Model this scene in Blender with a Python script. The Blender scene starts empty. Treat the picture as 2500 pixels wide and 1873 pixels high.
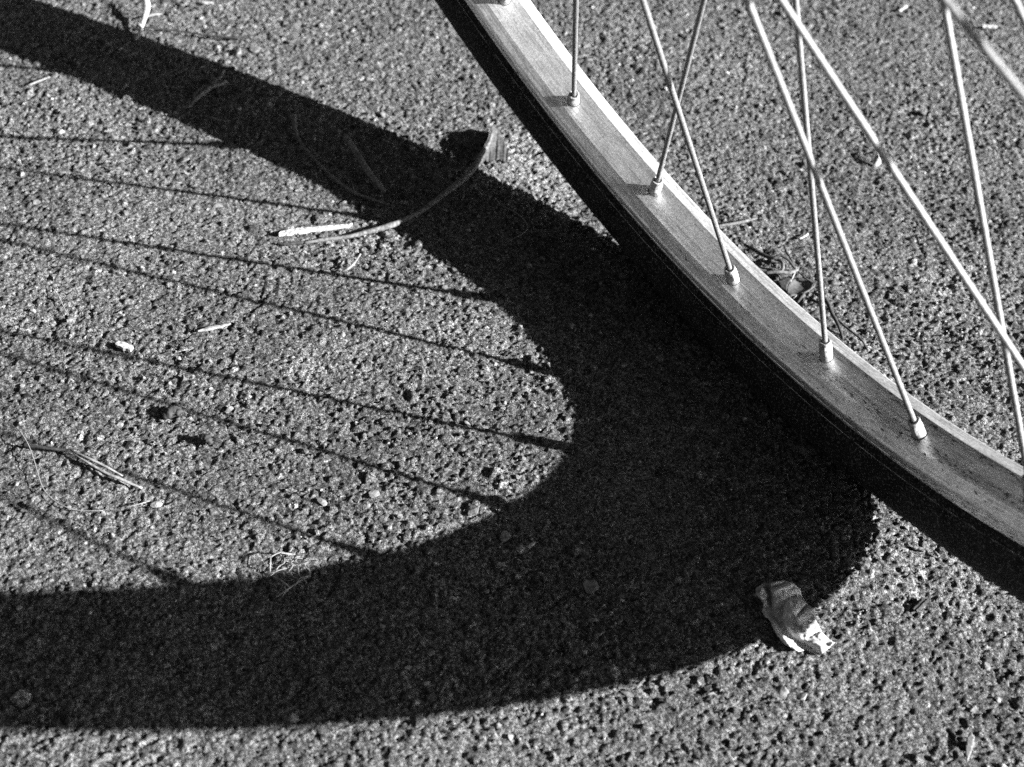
import bpy, math, random
import numpy as np
from mathutils import Vector, Matrix

random.seed(7)
rng = np.random.default_rng(11)
MM = 0.001
scene = bpy.context.scene
col = scene.collection

# ------------------------------------------------------------------ camera
CAM = np.array([0.298341794, -0.346177328, 0.417625562])
RX = np.array([0.5398571141, 0.8390443434, 0.0675195250])      # image right
RY = np.array([0.6170557220, -0.3399129207, -0.7097192700])    # image down
RZ = np.array([-0.5725351800, 0.4248103062, -0.7012415215])    # view direction
FPX = 3738.421                                                  # focal length in px of the 2500 px wide picture
cam_data = bpy.data.cameras.new('camera')
cam = bpy.data.objects.new('camera', cam_data)
col.objects.link(cam)
cam.matrix_world = Matrix(((RX[0], -RY[0], -RZ[0], CAM[0]), (RX[1], -RY[1], -RZ[1], CAM[1]),
                           (RX[2], -RY[2], -RZ[2], CAM[2]), (0, 0, 0, 1)))
cam_data.sensor_width = 36.0
cam_data.lens = 36.0 * FPX / 2500.0
cam_data.clip_start = 0.01
cam_data.clip_end = 1000.0
cam_data.dof.use_dof = True
cam_data.dof.focus_distance = 0.575
cam_data.dof.aperture_fstop = 14.0
scene.camera = cam

# ------------------------------------------------------------------ sky, sun, exposure
SUN = Vector((0.69435348, 0.60817006, 0.38471083)).normalized()
world = bpy.data.worlds.new('World')
scene.world = world
world.use_nodes = True
wn = world.node_tree.nodes; wl = world.node_tree.links
wn.clear()
sky = wn.new('ShaderNodeTexSky'); sky.sky_type = 'NISHITA'; sky.sun_disc = False
sky.air_density = 0.3; sky.dust_density = 1.6; sky.altitude = 800
sky.sun_elevation = math.asin(SUN.z)
sky.sun_rotation = math.atan2(SUN.x, SUN.y)
bw = wn.new('ShaderNodeSeparateColor')          # black and white picture: only the red of the sky counts, as through a red filter
bg = wn.new('ShaderNodeBackground'); bg.inputs['Strength'].default_value = 0.05
wo = wn.new('ShaderNodeOutputWorld')
wl.new(sky.outputs[0], bw.inputs[0]); wl.new(bw.outputs[0], bg.inputs['Color']); wl.new(bg.outputs[0], wo.inputs['Surface'])
sun_data = bpy.data.lights.new('sun', 'SUN'); sun_data.energy = 5.0; sun_data.angle = math.radians(0.5)
sun_data.color = (1.0, 1.0, 1.0)
sun = bpy.data.objects.new('sun', sun_data); col.objects.link(sun)
sun.rotation_euler = SUN.to_track_quat('Z', 'Y').to_euler()
sun.location = (1, 1, 1)
scene.view_settings.view_transform = 'Standard'
scene.view_settings.look = 'None'
scene.view_settings.exposure = 2.3
scene.view_settings.gamma = 1.0
scene.view_settings.use_curve_mapping = False
scene.cycles.use_denoising = False
scene.cycles.caustics_reflective = False
scene.cycles.caustics_refractive = False
scene.cycles.sample_clamp_indirect = 0.6

# ------------------------------------------------------------------ helpers
def at(px, py, h=0.0):
    """Place on the ground (or h mm above it) seen at this spot of the 2500 x 1873 photograph."""
    d = RZ + (px - 1250.0) / FPX * RX + (py - 936.5) / FPX * RY
    return CAM + d * ((h * MM - CAM[2]) / d[2])

def add_mesh(name, verts, faces, mat, parent=None, smooth=True, uv=None, tone=None):
    me = bpy.data.meshes.new(name)
    me.from_pydata([tuple(v) for v in verts], [], [tuple(f) for f in faces])
    if smooth:
        me.polygons.foreach_set('use_smooth', [True] * len(me.polygons))
    if uv is not None:
        lay = me.uv_layers.new(name='UVMap')
        li = np.empty(len(me.loops), dtype=np.int32); me.loops.foreach_get('vertex_index', li)
        lay.data.foreach_set('uv', np.asarray(uv, dtype=np.float32)[li].ravel())
    if tone is not None:
        a = me.attributes.new('tone', 'FLOAT', 'POINT'); a.data.foreach_set('value', np.asarray(tone, dtype=np.float32))
    me.update()
    me.materials.append(mat)
    o = bpy.data.objects.new(name, me)
    col.objects.link(o)
    if parent is not None:
        o.parent = parent
    return o

def tag(o, label=None, cat=None, group=None, kind=None):
    if label: o['label'] = label
    if cat: o['category'] = cat
    if group: o['group'] = group
    if kind: o['kind'] = kind
    return o

def empty(name, loc=(0, 0, 0)):
    o = bpy.data.objects.new(name, None); o.location = loc; o.empty_display_size = 0.02
    col.objects.link(o)
    return o

def noise_tex(nt, scale, detail=4, rough=0.55, coord=None, dist=0.0):
    n = nt.nodes.new('ShaderNodeTexNoise'); n.inputs['Scale'].default_value = scale
    n.inputs['Detail'].default_value = detail; n.inputs['Roughness'].default_value = rough
    n.inputs['Distortion'].default_value = dist
    if coord is not None: nt.links.new(coord, n.inputs['Vector'])
    return n.outputs['Fac']

def ramp(nt, fac, stops):
    r = nt.nodes.new('ShaderNodeValToRGB'); nt.links.new(fac, r.inputs['Fac'])
    e = r.color_ramp.elements
    while len(e) < len(stops): e.new(0.5)
    for k, (p, v) in enumerate(stops):
        e[k].position = p; e[k].color = (v, v, v, 1)
    return r.outputs['Color']

def math_node(nt, op, a, b=None, clamp=False):
    m = nt.nodes.new('ShaderNodeMath'); m.operation = op; m.use_clamp = clamp
    for k, x in enumerate((a, b)):
        if x is None: continue
        if isinstance(x, (int, float)): m.inputs[k].default_value = x
        else: nt.links.new(x, m.inputs[k])
    return m.outputs[0]

def mix_f(nt, fac, a, b):
    m = nt.nodes.new('ShaderNodeMix'); m.data_type = 'FLOAT'
    for s, x in ((0, fac), (2, a), (3, b)):
        if isinstance(x, (int, float)): m.inputs[s].default_value = x
        else: nt.links.new(x, m.inputs[s])
    return m.outputs[0]

def new_mat(name, rough=0.8, metallic=0.0, spec=0.3):
    m = bpy.data.materials.new(name); m.use_nodes = True
    nt = m.node_tree; b = nt.nodes['Principled BSDF']
    b.inputs['Roughness'].default_value = rough; b.inputs['Metallic'].default_value = metallic
    b.inputs['Specular IOR Level'].default_value = spec
    return m, nt, b

def add_bump(nt, b, height, dist, strength=1.0):
    bp = nt.nodes.new('ShaderNodeBump'); bp.inputs['Distance'].default_value = dist; bp.inputs['Strength'].default_value = strength
    nt.links.new(height, bp.inputs['Height']); nt.links.new(bp.outputs[0], b.inputs['Normal'])

def obj_coord(nt):
    return nt.nodes.new('ShaderNodeNewGeometry').outputs['Position']

def simple_mat(name, lo, hi, scale=900, rough=0.8, spec=0.3, bump=0.00015, detail=5):
    m, nt, b = new_mat(name, rough, 0, spec)
    c = obj_coord(nt)
    n = noise_tex(nt, scale, detail, 0.65, c)
    nt.links.new(ramp(nt, n, [(0.38, lo), (0.62, hi)]), b.inputs['Base Color'])
    add_bump(nt, b, n, bump)
    return m

def gauss_noise(pts, lam, seed, octaves=1, gain=0.5):
    """Smooth lattice noise (about -1..1) of wavelength lam at an (N,2) array of points."""
    out = np.zeros(len(pts)); amp = 1.0; tot = 0.0
    for k in range(octaves):
        r = np.random.default_rng(seed * 31 + k)
        L = r.uniform(-1, 1, (512, 512))
        q = pts / lam + r.uniform(0, 100, 2)
        i = np.floor(q).astype(np.int64); f = q - i; f = f * f * (3 - 2 * f)
        x0 = i[:, 0] % 512; y0 = i[:, 1] % 512; x1 = (x0 + 1) % 512; y1 = (y0 + 1) % 512
        v = (L[x0, y0] * (1 - f[:, 0]) + L[x1, y0] * f[:, 0]) * (1 - f[:, 1]) + (L[x0, y1] * (1 - f[:, 0]) + L[x1, y1] * f[:, 0]) * f[:, 1]
        out += amp * v; tot += amp; amp *= gain; lam *= 0.5
    return out / tot * 1.4

# ------------------------------------------------------------------ materials
def ground_material():
    m, nt, b = new_mat('weathered_asphalt', 0.85, 0, 0.25)
    c = obj_coord(nt)
    at_ = nt.nodes.new('ShaderNodeAttribute'); at_.attribute_name = 'tone'
    grit = noise_tex(nt, 1900, 4, 0.8, c)
    patch = noise_tex(nt, 14, 3, 0.5, c)
    big = noise_tex(nt, 220, 3, 0.6, c)
    grit2 = noise_tex(nt, 850, 3, 0.7, c)
    g = ramp(nt, math_node(nt, 'ADD', math_node(nt, 'MULTIPLY', grit, 0.5), math_node(nt, 'MULTIPLY', grit2, 0.5)), [(0.42, 0.010), (0.50, 0.070), (0.575, 0.235)])
    p = ramp(nt, patch, [(0.35, 0.82), (0.65, 1.18)])
    q = ramp(nt, big, [(0.40, 0.72), (0.60, 1.28)])
    v = math_node(nt, 'MULTIPLY', g, p); v = math_node(nt, 'MULTIPLY', v, q)
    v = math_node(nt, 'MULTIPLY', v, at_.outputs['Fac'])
    vo = nt.nodes.new('ShaderNodeTexVoronoi'); vo.inputs['Scale'].default_value = 420; nt.links.new(c, vo.inputs['Vector'])
    spk = math_node(nt, 'LESS_THAN', vo.outputs['Distance'], 0.17)
    sep = nt.nodes.new('ShaderNodeSeparateColor'); nt.links.new(vo.outputs['Color'], sep.inputs[0])
    few = math_node(nt, 'GREATER_THAN', sep.outputs[0], 0.90)
    v = mix_f(nt, math_node(nt, 'MULTIPLY', spk, few), v, 0.27)
    nt.links.new(v, b.inputs['Base Color'])
    h = math_node(nt, 'ADD', noise_tex(nt, 900, 5, 0.75, c), math_node(nt, 'MULTIPLY', noise_tex(nt, 2600, 2, 0.6, c), 0.4))
    add_bump(nt, b, h, 0.0014)
    return m

def metal_material():
    m, nt, b = new_mat('worn_aluminium', 0.46, 0.2, 0.6)
    uvn = nt.nodes.new('ShaderNodeUVMap'); uvn.uv_map = 'UVMap'
    sp = nt.nodes.new('ShaderNodeSeparateXYZ'); nt.links.new(uvn.outputs[0], sp.inputs[0])
    u, v = sp.outputs[0], sp.outputs[1]                      # mm along the rim, mm across it
    def coord(su, sv, off=0.0):
        cb = nt.nodes.new('ShaderNodeCombineXYZ')
        nt.links.new(math_node(nt, 'MULTIPLY', u, su), cb.inputs[0])
        nt.links.new(math_node(nt, 'ADD', math_node(nt, 'MULTIPLY', v, sv), off), cb.inputs[1])
        return cb.outputs[0]
    cloud = noise_tex(nt, 1.0, 5, 0.7, coord(0.10, 0.20))
    speck = noise_tex(nt, 1.0, 3, 0.7, coord(0.9, 0.9, 40))
    streak = noise_tex(nt, 1.0, 4, 0.65, coord(0.03, 0.95, 9))
    fleck = noise_tex(nt, 1.0, 3, 0.6, coord(0.30, 1.15, 77))
    base = ramp(nt, cloud, [(0.40, 0.74), (0.60, 0.98)])
    absv = math_node(nt, 'ABSOLUTE', v)
    isbed = math_node(nt, 'LESS_THAN', absv, 6.08)           # the anodised bed is duller than the polished flanks
    istrack = math_node(nt, 'GREATER_THAN', absv, 10.35)     # turned brake track
    base = math_node(nt, 'MULTIPLY', base, mix_f(nt, isbed, 0.88, 0.88))
    base = mix_f(nt, istrack, base, math_node(nt, 'MULTIPLY', base, 1.15))
    nt.links.new(mix_f(nt, istrack, 0.92, 0.85), b.inputs['Metallic'])
    base = math_node(nt, 'MULTIPLY', base, ramp(nt, speck, [(0.36, 0.78), (0.5, 1.0), (0.64, 1.2)]))
    base = math_node(nt, 'MULTIPLY', base, ramp(nt, streak, [(0.38, 0.70), (0.52, 1.05)]))
    # dirt flecks thicken towards the wheel's foot and brake track; two bed bands darken there
    low = nt.nodes.new('ShaderNodeMapRange'); nt.links.new(u, low.inputs[0])
    low.inputs[1].default_value = -110; low.inputs[2].default_value = 90; low.inputs[3].default_value = 0.0; low.inputs[4].default_value = 1.0
    band1 = nt.nodes.new('ShaderNodeMapRange'); nt.links.new(v, band1.inputs[0]); band1.interpolation_type = 'SMOOTHSTEP'
    band1.inputs[1].default_value = -9.5; band1.inputs[2].default_value = -13.0
    band2 = math_node(nt, 'MULTIPLY', math_node(nt, 'GREATER_THAN', v, -5.0), math_node(nt, 'LESS_THAN', v, -1.2))
    band3 = math_node(nt, 'MULTIPLY', math_node(nt, 'GREATER_THAN', v, 3.6), math_node(nt, 'LESS_THAN', v, 5.9))
    bands = math_node(nt, 'ADD', math_node(nt, 'MULTIPLY', band2, 0.8), math_node(nt, 'MULTIPLY', band3, 0.8))
    bands = math_node(nt, 'MULTIPLY', bands, low.outputs[0])
    base = math_node(nt, 'MULTIPLY', base, math_node(nt, 'SUBTRACT', 1.0, math_node(nt, 'MULTIPLY', bands, 0.34)))
    dens = math_node(nt, 'ADD', math_node(nt, 'MULTIPLY', math_node(nt, 'ADD', bands, math_node(nt, 'MULTIPLY', low.outputs[0], 0.45)), 0.085),
                     math_node(nt, 'MULTIPLY', band1.outputs[0], 0.07))
    thr = math_node(nt, 'ADD', math_node(nt, 'SUBTRACT', 0.655, 0.0), math_node(nt, 'MULTIPLY', dens, -1.0))
    isf = math_node(nt, 'MULTIPLY', math_node(nt, 'SUBTRACT', fleck, thr), 22.0, True)
    base = mix_f(nt, isf, base, 0.08)
    nt.links.new(base, b.inputs['Base Color'])
    nt.links.new(mix_f(nt, isf, mix_f(nt, istrack, mix_f(nt, isbed, 0.50, 0.36), 0.5), 0.8), b.inputs['Roughness'])
    add_bump(nt, b, math_node(nt, 'ADD', speck, streak), 0.00006)
    return m

def spoke_material():
    m, nt, b = new_mat('steel_spoke', 0.66, 0.8, 0.5)
    c = obj_coord(nt)
    n = noise_tex(nt, 1200, 4, 0.7, c)
    nt.links.new(ramp(nt, n, [(0.38, 0.15), (0.6, 0.30)]), b.inputs['Base Color'])
    add_bump(nt, b, n, 0.0001)
    return m

def nipple_material():
    m, nt, b = new_mat('brass_nipple_plated', 0.6, 0.6, 0.5)
    c = obj_coord(nt)
    n = noise_tex(nt, 800, 5, 0.7, c)
    nt.links.new(ramp(nt, n, [(0.36, 0.10), (0.44, 0.30), (0.62, 0.45)]), b.inputs['Base Color'])
    add_bump(nt, b, n, 0.00025)
    return m

def rubber_material():
    m, nt, b = new_mat('tyre_rubber', 0.8, 0, 0.12)
    c = obj_coord(nt)
    n = noise_tex(nt, 120, 6, 0.7, c); s = noise_tex(nt, 1300, 2, 0.6, c)
    base = ramp(nt, n, [(0.4, 0.005), (0.62, 0.016)])
    dust = ramp(nt, s, [(0.585, 0.0), (0.63, 1.0)])
    nt.links.new(mix_f(nt, dust, base, 0.11), b.inputs['Base Color'])
    add_bump(nt, b, s, 0.0002)
    return m

def leaf_material():
    m, nt, b = new_mat('dry_leaf', 0.75, 0, 0.25)
    c = obj_coord(nt)
    n = noise_tex(nt, 130, 5, 0.7, c); f = noise_tex(nt, 1100, 4, 0.7, c)
    at_ = nt.nodes.new('ShaderNodeAttribute'); at_.attribute_name = 'tone'
    base = ramp(nt, n, [(0.38, 0.42), (0.62, 0.66)])
    base = math_node(nt, 'MULTIPLY', base, at_.outputs['Fac'])
    sp = ramp(nt, math_node(nt, 'ADD', math_node(nt, 'MULTIPLY', f, 0.8), math_node(nt, 'MULTIPLY', n, 0.2)), [(0.555, 0.0), (0.60, 1.0)])
    nt.links.new(mix_f(nt, math_node(nt, 'MULTIPLY', sp, 0.75), base, 0.10), b.inputs['Base Color'])
    add_bump(nt, b, f, 0.0003)
    return m

M_ground = ground_material()
M_metal = metal_material()
M_spoke = spoke_material()
M_nipple = nipple_material()
M_rubber = rubber_material()
M_leaf = leaf_material()
M_line = simple_mat('scuffed_bead_line', 0.05, 0.9, 180, 0.6)
M_hub = simple_mat('hub_alloy', 0.4, 0.6, 500, 0.4, 0.6)
M_twig = simple_mat('twig_bark', 0.05, 0.16, 700, 0.8)
M_dark_twig = simple_mat('dark_twig', 0.015, 0.05, 700, 0.8)
M_straw = simple_mat('bleached_straw', 0.16, 0.46, 700, 0.7)
M_flap = simple_mat('frayed_bark', 0.015, 0.09, 900, 0.8)
M_grass = simple_mat('dry_grass', 0.12, 0.26, 500, 0.7)
M_fibre = simple_mat('pale_fibre', 0.14, 0.22, 500, 0.6)
M_brown_leaf = simple_mat('brown_leaf', 0.03, 0.10, 300, 0.7)
M_pale_stone = simple_mat('pale_stone', 0.08, 0.22, 500, 0.8, bump=0.0003)
M_mid_stone = simple_mat('grey_stone', 0.03, 0.11, 700, 0.85, bump=0.0005)
M_dark_stone = simple_mat('dark_stone', 0.015, 0.045, 700, 0.85, bump=0.0005)

# ------------------------------------------------------------------ ground
G0 = np.array([25.0, -316.0]); GA = np.array([0.5, 0.8660254]); GB = np.array([-0.8660254, 0.5])
A0, A1, B0, B1, STEP = -115.0, 485.0, -35.0, 505.0, 0.57

def axis(a0, a1):
    core = np.arange(a0, a1, STEP)
    out = [1.0]
    while sum(out) < 200000: out.append(out[-1] * 1.22)
    ext = np.cumsum(out)
    return np.concatenate([(a0 - ext)[::-1], core, core[-1] + ext]), len(ext), len(core)

def ground_height(P):
    h = 0.40 * gauss_noise(P, 55, 1) + 0.20 * gauss_noise(P, 11, 2, 2)
    n3 = gauss_noise(P, 4.2, 3, 2, 0.6)
    h += 0.30 * n3
    h += 0.40 * gauss_noise(P, 2.1, 4, 2, 0.8) + 0.26 * gauss_noise(P, 1.25, 14)
    rough = 0.75 + 0.35 * gauss_noise(P, 40, 9)
    Q = P + 1.3 * np.stack([gauss_noise(P, 2.6, 15), gauss_noise(P, 2.6, 16)], 1)
    pit = gauss_noise(Q * [1.0, 1.0], 2.2, 5, 3, 0.6); pit2 = gauss_noise(Q, 6.0, 6, 2)
    h -= 0.85 * rough * np.clip((pit - 0.34) / 0.30, 0, 1)
    h -= 0.5 * np.clip((pit2 - 0.5) / 0.35, 0, 1)
    return h

def build_ground():
    ax, na, nca = axis(A0, A1); bx, nb, ncb = axis(B0, B1)
    AA, BB = np.meshgrid(ax, bx, indexing='ij')
    P = G0 + AA.ravel()[:, None] * GA + BB.ravel()[:, None] * GB
    H = ground_height(P).reshape(AA.shape)
    T = np.ones_like(H)
    # embedded aggregate: flattened, tilted, rough-edged grains pressed into the binder
    ns = 27000
    r = np.clip(np.exp(rng.normal(-0.32, 0.45, ns)), 0.42, 2.8)
    ca = rng.uniform(A0, A1, ns); cb = rng.uniform(B0, B1, ns)
    order = np.argsort(r)
    wob = gauss_noise(P, 1.3, 12).reshape(AA.shape)
    for k in order:
        rr = r[k]; w = rr * 1.5
        i0 = int((ca[k] - w - A0) / STEP) + na; i1 = int((ca[k] + w - A0) / STEP) + na + 2
        j0 = int((cb[k] - w - B0) / STEP) + nb; j1 = int((cb[k] + w - B0) / STEP) + nb + 2
        i0 = max(i0, na); j0 = max(j0, nb); i1 = min(i1, na + nca); j1 = min(j1, nb + ncb)
        if i1 - i0 < 2 or j1 - j0 < 2: continue
        a = AA[i0:i1, j0:j1] - ca[k]; b = BB[i0:i1, j0:j1] - cb[k]
        t = rng.uniform(0, 3.14); c, s = math.cos(t), math.sin(t); el = rng.uniform(0.65, 1.0)
        p = (c * a + s * b) / rr; q = (-s * a + c * b) / (rr * el)
        d = (np.abs(p) ** 2.6 + np.abs(q) ** 2.6) ** (1 / 2.6) + 0.18 * wob[i0:i1, j0:j1]
        ci, cj = (i0 + i1) // 2, (j0 + j1) // 2
        top = rng.uniform(-0.25, 0.52) * min(rr, 1.8) + 0.2
        z = top + rr * (0.28 * rng.uniform(-1, 1) * p + 0.28 * rng.uniform(-1, 1) * q) - 0.28 * rr * np.clip(d, 0, 1) ** 3 - 6 * np.clip(d - 0.92, 0, 1)
        sub = H[i0:i1, j0:j1]; m = z > sub
        sub[m] = z[m]
        tone = float(np.clip(rng.normal(1.05, 0.45), 0.25, 2.4))
        if rng.random() < 0.035: tone = rng.uniform(2.2, 3.4)
        T[i0:i1, j0:j1][m & (d < 1.0)] = tone
        hole = (~m) & (d < 1.35) & (d > 0.9)
        sub[hole] -= 0.25
    # paler ground: tone raised in a few soft round patches
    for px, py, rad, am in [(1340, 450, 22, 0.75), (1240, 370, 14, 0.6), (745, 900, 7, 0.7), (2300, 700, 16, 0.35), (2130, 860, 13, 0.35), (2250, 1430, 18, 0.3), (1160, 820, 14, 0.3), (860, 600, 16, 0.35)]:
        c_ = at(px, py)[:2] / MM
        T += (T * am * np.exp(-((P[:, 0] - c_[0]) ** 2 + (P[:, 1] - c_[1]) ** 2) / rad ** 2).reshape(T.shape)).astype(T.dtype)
    V = np.empty((AA.size, 3), dtype=np.float32)
    V[:, :2] = P * MM; V[:, 2] = (H.ravel() - 0.25) * MM
    n1, n2 = AA.shape
    idx = np.arange(n1 * n2).reshape(n1, n2)
    F = np.stack([idx[:-1, :-1], idx[1:, :-1], idx[1:, 1:], idx[:-1, 1:]], -1).reshape(-1, 4).astype(np.int32)
    me = bpy.data.meshes.new('ground')
    me.vertices.add(len(V)); me.vertices.foreach_set('co', V.ravel())
    me.loops.add(F.size); me.loops.foreach_set('vertex_index', F.ravel())
    me.polygons.add(len(F)); me.polygons.foreach_set('loop_start', np.arange(0, F.size, 4, dtype=np.int32))
    me.polygons.foreach_set('loop_total', np.full(len(F), 4, dtype=np.int32))
    me.update(calc_edges=True)
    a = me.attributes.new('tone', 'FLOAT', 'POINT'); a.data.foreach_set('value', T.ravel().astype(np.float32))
    me.materials.append(M_ground)
    o = bpy.data.objects.new('ground', me); col.objects.link(o)
    return tag(o, 'rough weathered asphalt of fine gritty aggregate', kind='structure')

ground = build_ground()

# stones set in the asphalt or lying loose in it: about 300 of the largest as parts, the finer grit as one mass
def rock_mesh(name, seed, mat):
    r = np.random.default_rng(seed)
    t = (1 + 5 ** 0.5) / 2
    v = np.array([(-1, t, 0), (1, t, 0), (-1, -t, 0), (1, -t, 0), (0, -1, t), (0, 1, t), (0, -1, -t), (0, 1, -t), (t, 0, -1), (t, 0, 1), (-t, 0, -1), (-t, 0, 1)], float)
    f = [(0, 11, 5), (0, 5, 1), (0, 1, 7), (0, 7, 10), (0, 10, 11), (1, 5, 9), (5, 11, 4), (11, 10, 2), (10, 7, 6), (7, 1, 8), (3, 9, 4), (3, 4, 2), (3, 2, 6), (3, 6, 8), (3, 8, 9), (4, 9, 5), (2, 4, 11), (6, 2, 10), (8, 6, 7), (9, 8, 1)]
    v /= np.linalg.norm(v[0])
    vs = [list(x) for x in v]; mid = {}
    def m_(a, b):
        k = (min(a, b), max(a, b))
        if k not in mid:
            p = (np.array(vs[a]) + vs[b]) / 2; p /= np.linalg.norm(p); vs.append(list(p)); mid[k] = len(vs) - 1
        return mid[k]
    nf = []
    for a, b, c in f:
        ab, bc, ca_ = m_(a, b), m_(b, c), m_(c, a)
        nf += [(a, ab, ca_), (b, bc, ab), (c, ca_, bc), (ab, bc, ca_)]
    v = np.array(vs) * (1 + r.uniform(-0.16, 0.16, (len(vs), 1)))
    for _ in range(9):                                   # chop flat facets
        n = r.normal(size=3); n /= np.linalg.norm(n); d = r.uniform(0.45, 0.78)
        s = v @ n; v -= np.clip(s - d, 0, None)[:, None] * n
    v[:, 2] *= 0.55
    v[:, 0] *= r.uniform(0.75, 1.25)
    me = bpy.data.meshes.new(name); me.from_pydata([tuple(x) for x in v], [], nf); me.update(); me.materials.append(mat)
    return me

ROCKS = {k: [rock_mesh('stone', s + 10 * i, m) for s in range(4)] for i, (k, m) in enumerate((('pale', M_pale_stone), ('mid', M_mid_stone), ('dark', M_dark_stone)))}

def stone(px, py, size, kind, h=0.2, rot=None, ex=1.0):
    p = at(px, py, h)
    o = bpy.data.objects.new('stone', random.choice(ROCKS[kind])); col.objects.link(o); o.parent = ground
    o.location = p; o.rotation_euler = (random.uniform(-.3, .3), random.uniform(-.3, .3), random.uniform(0, 6.28) if rot is None else rot)
    o.scale = (size * MM * ex, size * MM / ex, size * MM * random.uniform(0.5, 0.9))
    return o

# the stones one can find in the photograph (centre, radius in mm)
for px, py, s, k in [(1440, 1434, 3.2, 'pale'), (1235, 1307, 2.6, 'pale'), (717, 1755, 2.3, 'pale'), (790, 1395, 1.6, 'pale'), (1593, 1362, 2.1, 'mid'),
                     (1597, 1385, 1.7, 'mid'), (1447, 1515, 1.4, 'pale'), (1053, 1592, 1.7, 'pale'), (915, 1207, 2.6, 'pale'),
                     (787, 1226, 1.8, 'pale'), (1155, 1247, 3.3, 'mid'), (583, 1690, 1.0, 'pale'), (45, 1484, 1.3, 'pale'), (415, 1505, 0.9, 'pale'),
                     (932, 1530, 1.1, 'pale'), (1058, 1703, 1.8, 'mid'), (2408, 1627, 2.0, 'pale'), (1912, 1693, 2.7, 'pale'), (1957, 1700, 2.8, 'pale'),
                     (2437, 1709, 1.5, 'pale'), (2376, 1730, 1.7, 'pale'), (2072, 1367, 1.5, 'pale'), (2366, 1820, 2.6, 'mid'), (1245, 1800, 1.3, 'pale'),
                     (1217, 1773, 1.6, 'pale'), (1160, 1777, 1.3, 'pale'), (860, 1850, 1.7, 'pale'), (580, 128, 3.6, 'pale'), (622, 122, 3.2, 'pale'),
                     (650, 130, 2.4, 'pale'), (270, 45, 1.5, 'pale'), (212, 37, 1.4, 'pale'), (305, 50, 2.2, 'mid'), (155, 273, 1.6, 'pale'),
                     (450, 390, 2.2, 'pale'), (140, 357, 2.0, 'pale'), (320, 373, 1.2, 'pale'), (533, 507, 2.4, 'pale'), (308, 521, 1.6, 'pale'),
                     (88, 493, 2.0, 'pale'), (345, 290, 1.5, 'pale'), (80, 759, 1.3, 'pale'), (540, 707, 1.6, 'pale'), (430, 720, 1.2, 'pale'),
                     (500, 753, 1.3, 'pale'), (437, 876, 1.2, 'pale'), (560, 1000, 1.6, 'pale'), (55, 940, 1.1, 'pale'), (50, 1032, 1.1, 'pale'),
                     (293, 1037, 1.6, 'pale'), (40, 1181, 1.3, 'pale'), (383, 1232, 1.9, 'pale'), (170, 1239, 1.1, 'pale'), (252, 1252, 1.0, 'pale'),
                     (1195, 775, 1.2, 'pale'), (1120, 740, 1.0, 'pale'), (1110, 960, 1.0, 'pale'), (1275, 1120, 1.3, 'pale'), (1265, 1165, 1.4, 'pale'),
                     (976, 1260, 1.3, 'pale'), (2500 - 36, 1290, 1.4, 'pale'), (2214, 1290, 1.6, 'pale'), (2145, 1352, 1.3, 'pale'), (2175, 1435, 1.2, 'pale'),
                     (2295, 205, 2.2, 'pale'), (2265, 208, 1.6, 'pale'), (2255, 275, 2.8, 'mid'), (2306, 333, 0.9, 'pale'), (2450, 206, 1.1, 'pale'),
                     (1045, 365, 2.0, 'pale'), (1230, 345, 2.2, 'pale'), (1100, 430, 1.6, 'pale'), (975, 300, 1.8, 'pale'), (1465, 575, 1.6, 'pale'),
                     (745, 190, 2.0, 'pale'), (935, 280, 1.8, 'pale'), (2195, 128, 1.1, 'pale'), (1970, 455, 1.4, 'pale'), (2060, 455, 1.6, 'mid')]:
    stone(px, py, s, k)
nst = 0
while nst < 215:
    px, py = random.uniform(-20, 2520), random.uniform(-20, 1890)
    k = random.choices(('pale', 'mid', 'dark'), (0.12, 0.66, 0.22))[0]
    stone(px, py, random.uniform(0.8, 1.5) * (1.5 if k == 'mid' and random.random() < 0.5 else 1), k, h=random.uniform(-0.5, 0.1), ex=random.uniform(0.8, 1.3))
    nst += 1

def build_grit():
    vs, fs, tn = [], [], []
    base = np.array([(1, 0, 0), (-1, 0, 0), (0, 1, 0), (0, -1, 0), (0, 0, 1), (0, 0, -1)], float)
    bf = [(0, 2, 4), (2, 1, 4), (1, 3, 4), (3, 0, 4), (2, 0, 5), (1, 2, 5), (3, 1, 5), (0, 3, 5)]
    n = 9000
    for k in range(n):
        a, b = rng.uniform(A0, A1), rng.uniform(B0, B1); p = G0 + a * GA + b * GB
        s = float(np.clip(math.exp(rng.normal(-0.75, 0.35)), 0.25, 1.2))
        q = base * rng.uniform(0.6, 1.2, (6, 1)) * s
        t = rng.uniform(0, 6.28); c, s_ = math.cos(t), math.sin(t)
        x = q[:, 0] * c - q[:, 1] * s_; y = q[:, 0] * s_ + q[:, 1] * c
        o = len(vs)
        zz = q[:, 2] * 0.7 + 0.15
        vs += [((p[0] + x[i]) * MM, (p[1] + y[i]) * MM, zz[i] * MM) for i in range(6)]
        fs += [(f[0] + o, f[1] + o, f[2] + o) for f in bf]
        tt = 2.3 if rng.random() < 0.10 else float(np.clip(rng.normal(1.05, 0.3), 0.4, 1.8))
        tn += [tt] * 6
    g = add_mesh('grit', vs, fs, M_ground, ground, smooth=False, tone=tn)
    g['kind'] = 'stuff'
build_grit()

# ------------------------------------------------------------------ the wheel
LEAN = 0.3387058
U = np.array([0, -math.sin(LEAN), math.cos(LEAN)]); N = np.array([0, math.cos(LEAN), math.sin(LEAN)]); X = np.array([1.0, 0, 0])
RB = 300.0                                               # radius of the spoke bed
RC = 328.3653; RT = 15.3493                              # tyre: centre circle and section radius
CTR = np.array([0, 0, RT - 4.2367]) + RC * U             # hub centre, the tyre squashed where it stands
TH0 = -0.5832986; STEPA = 2 * math.pi / 36; NOFF = 0.978

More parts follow.
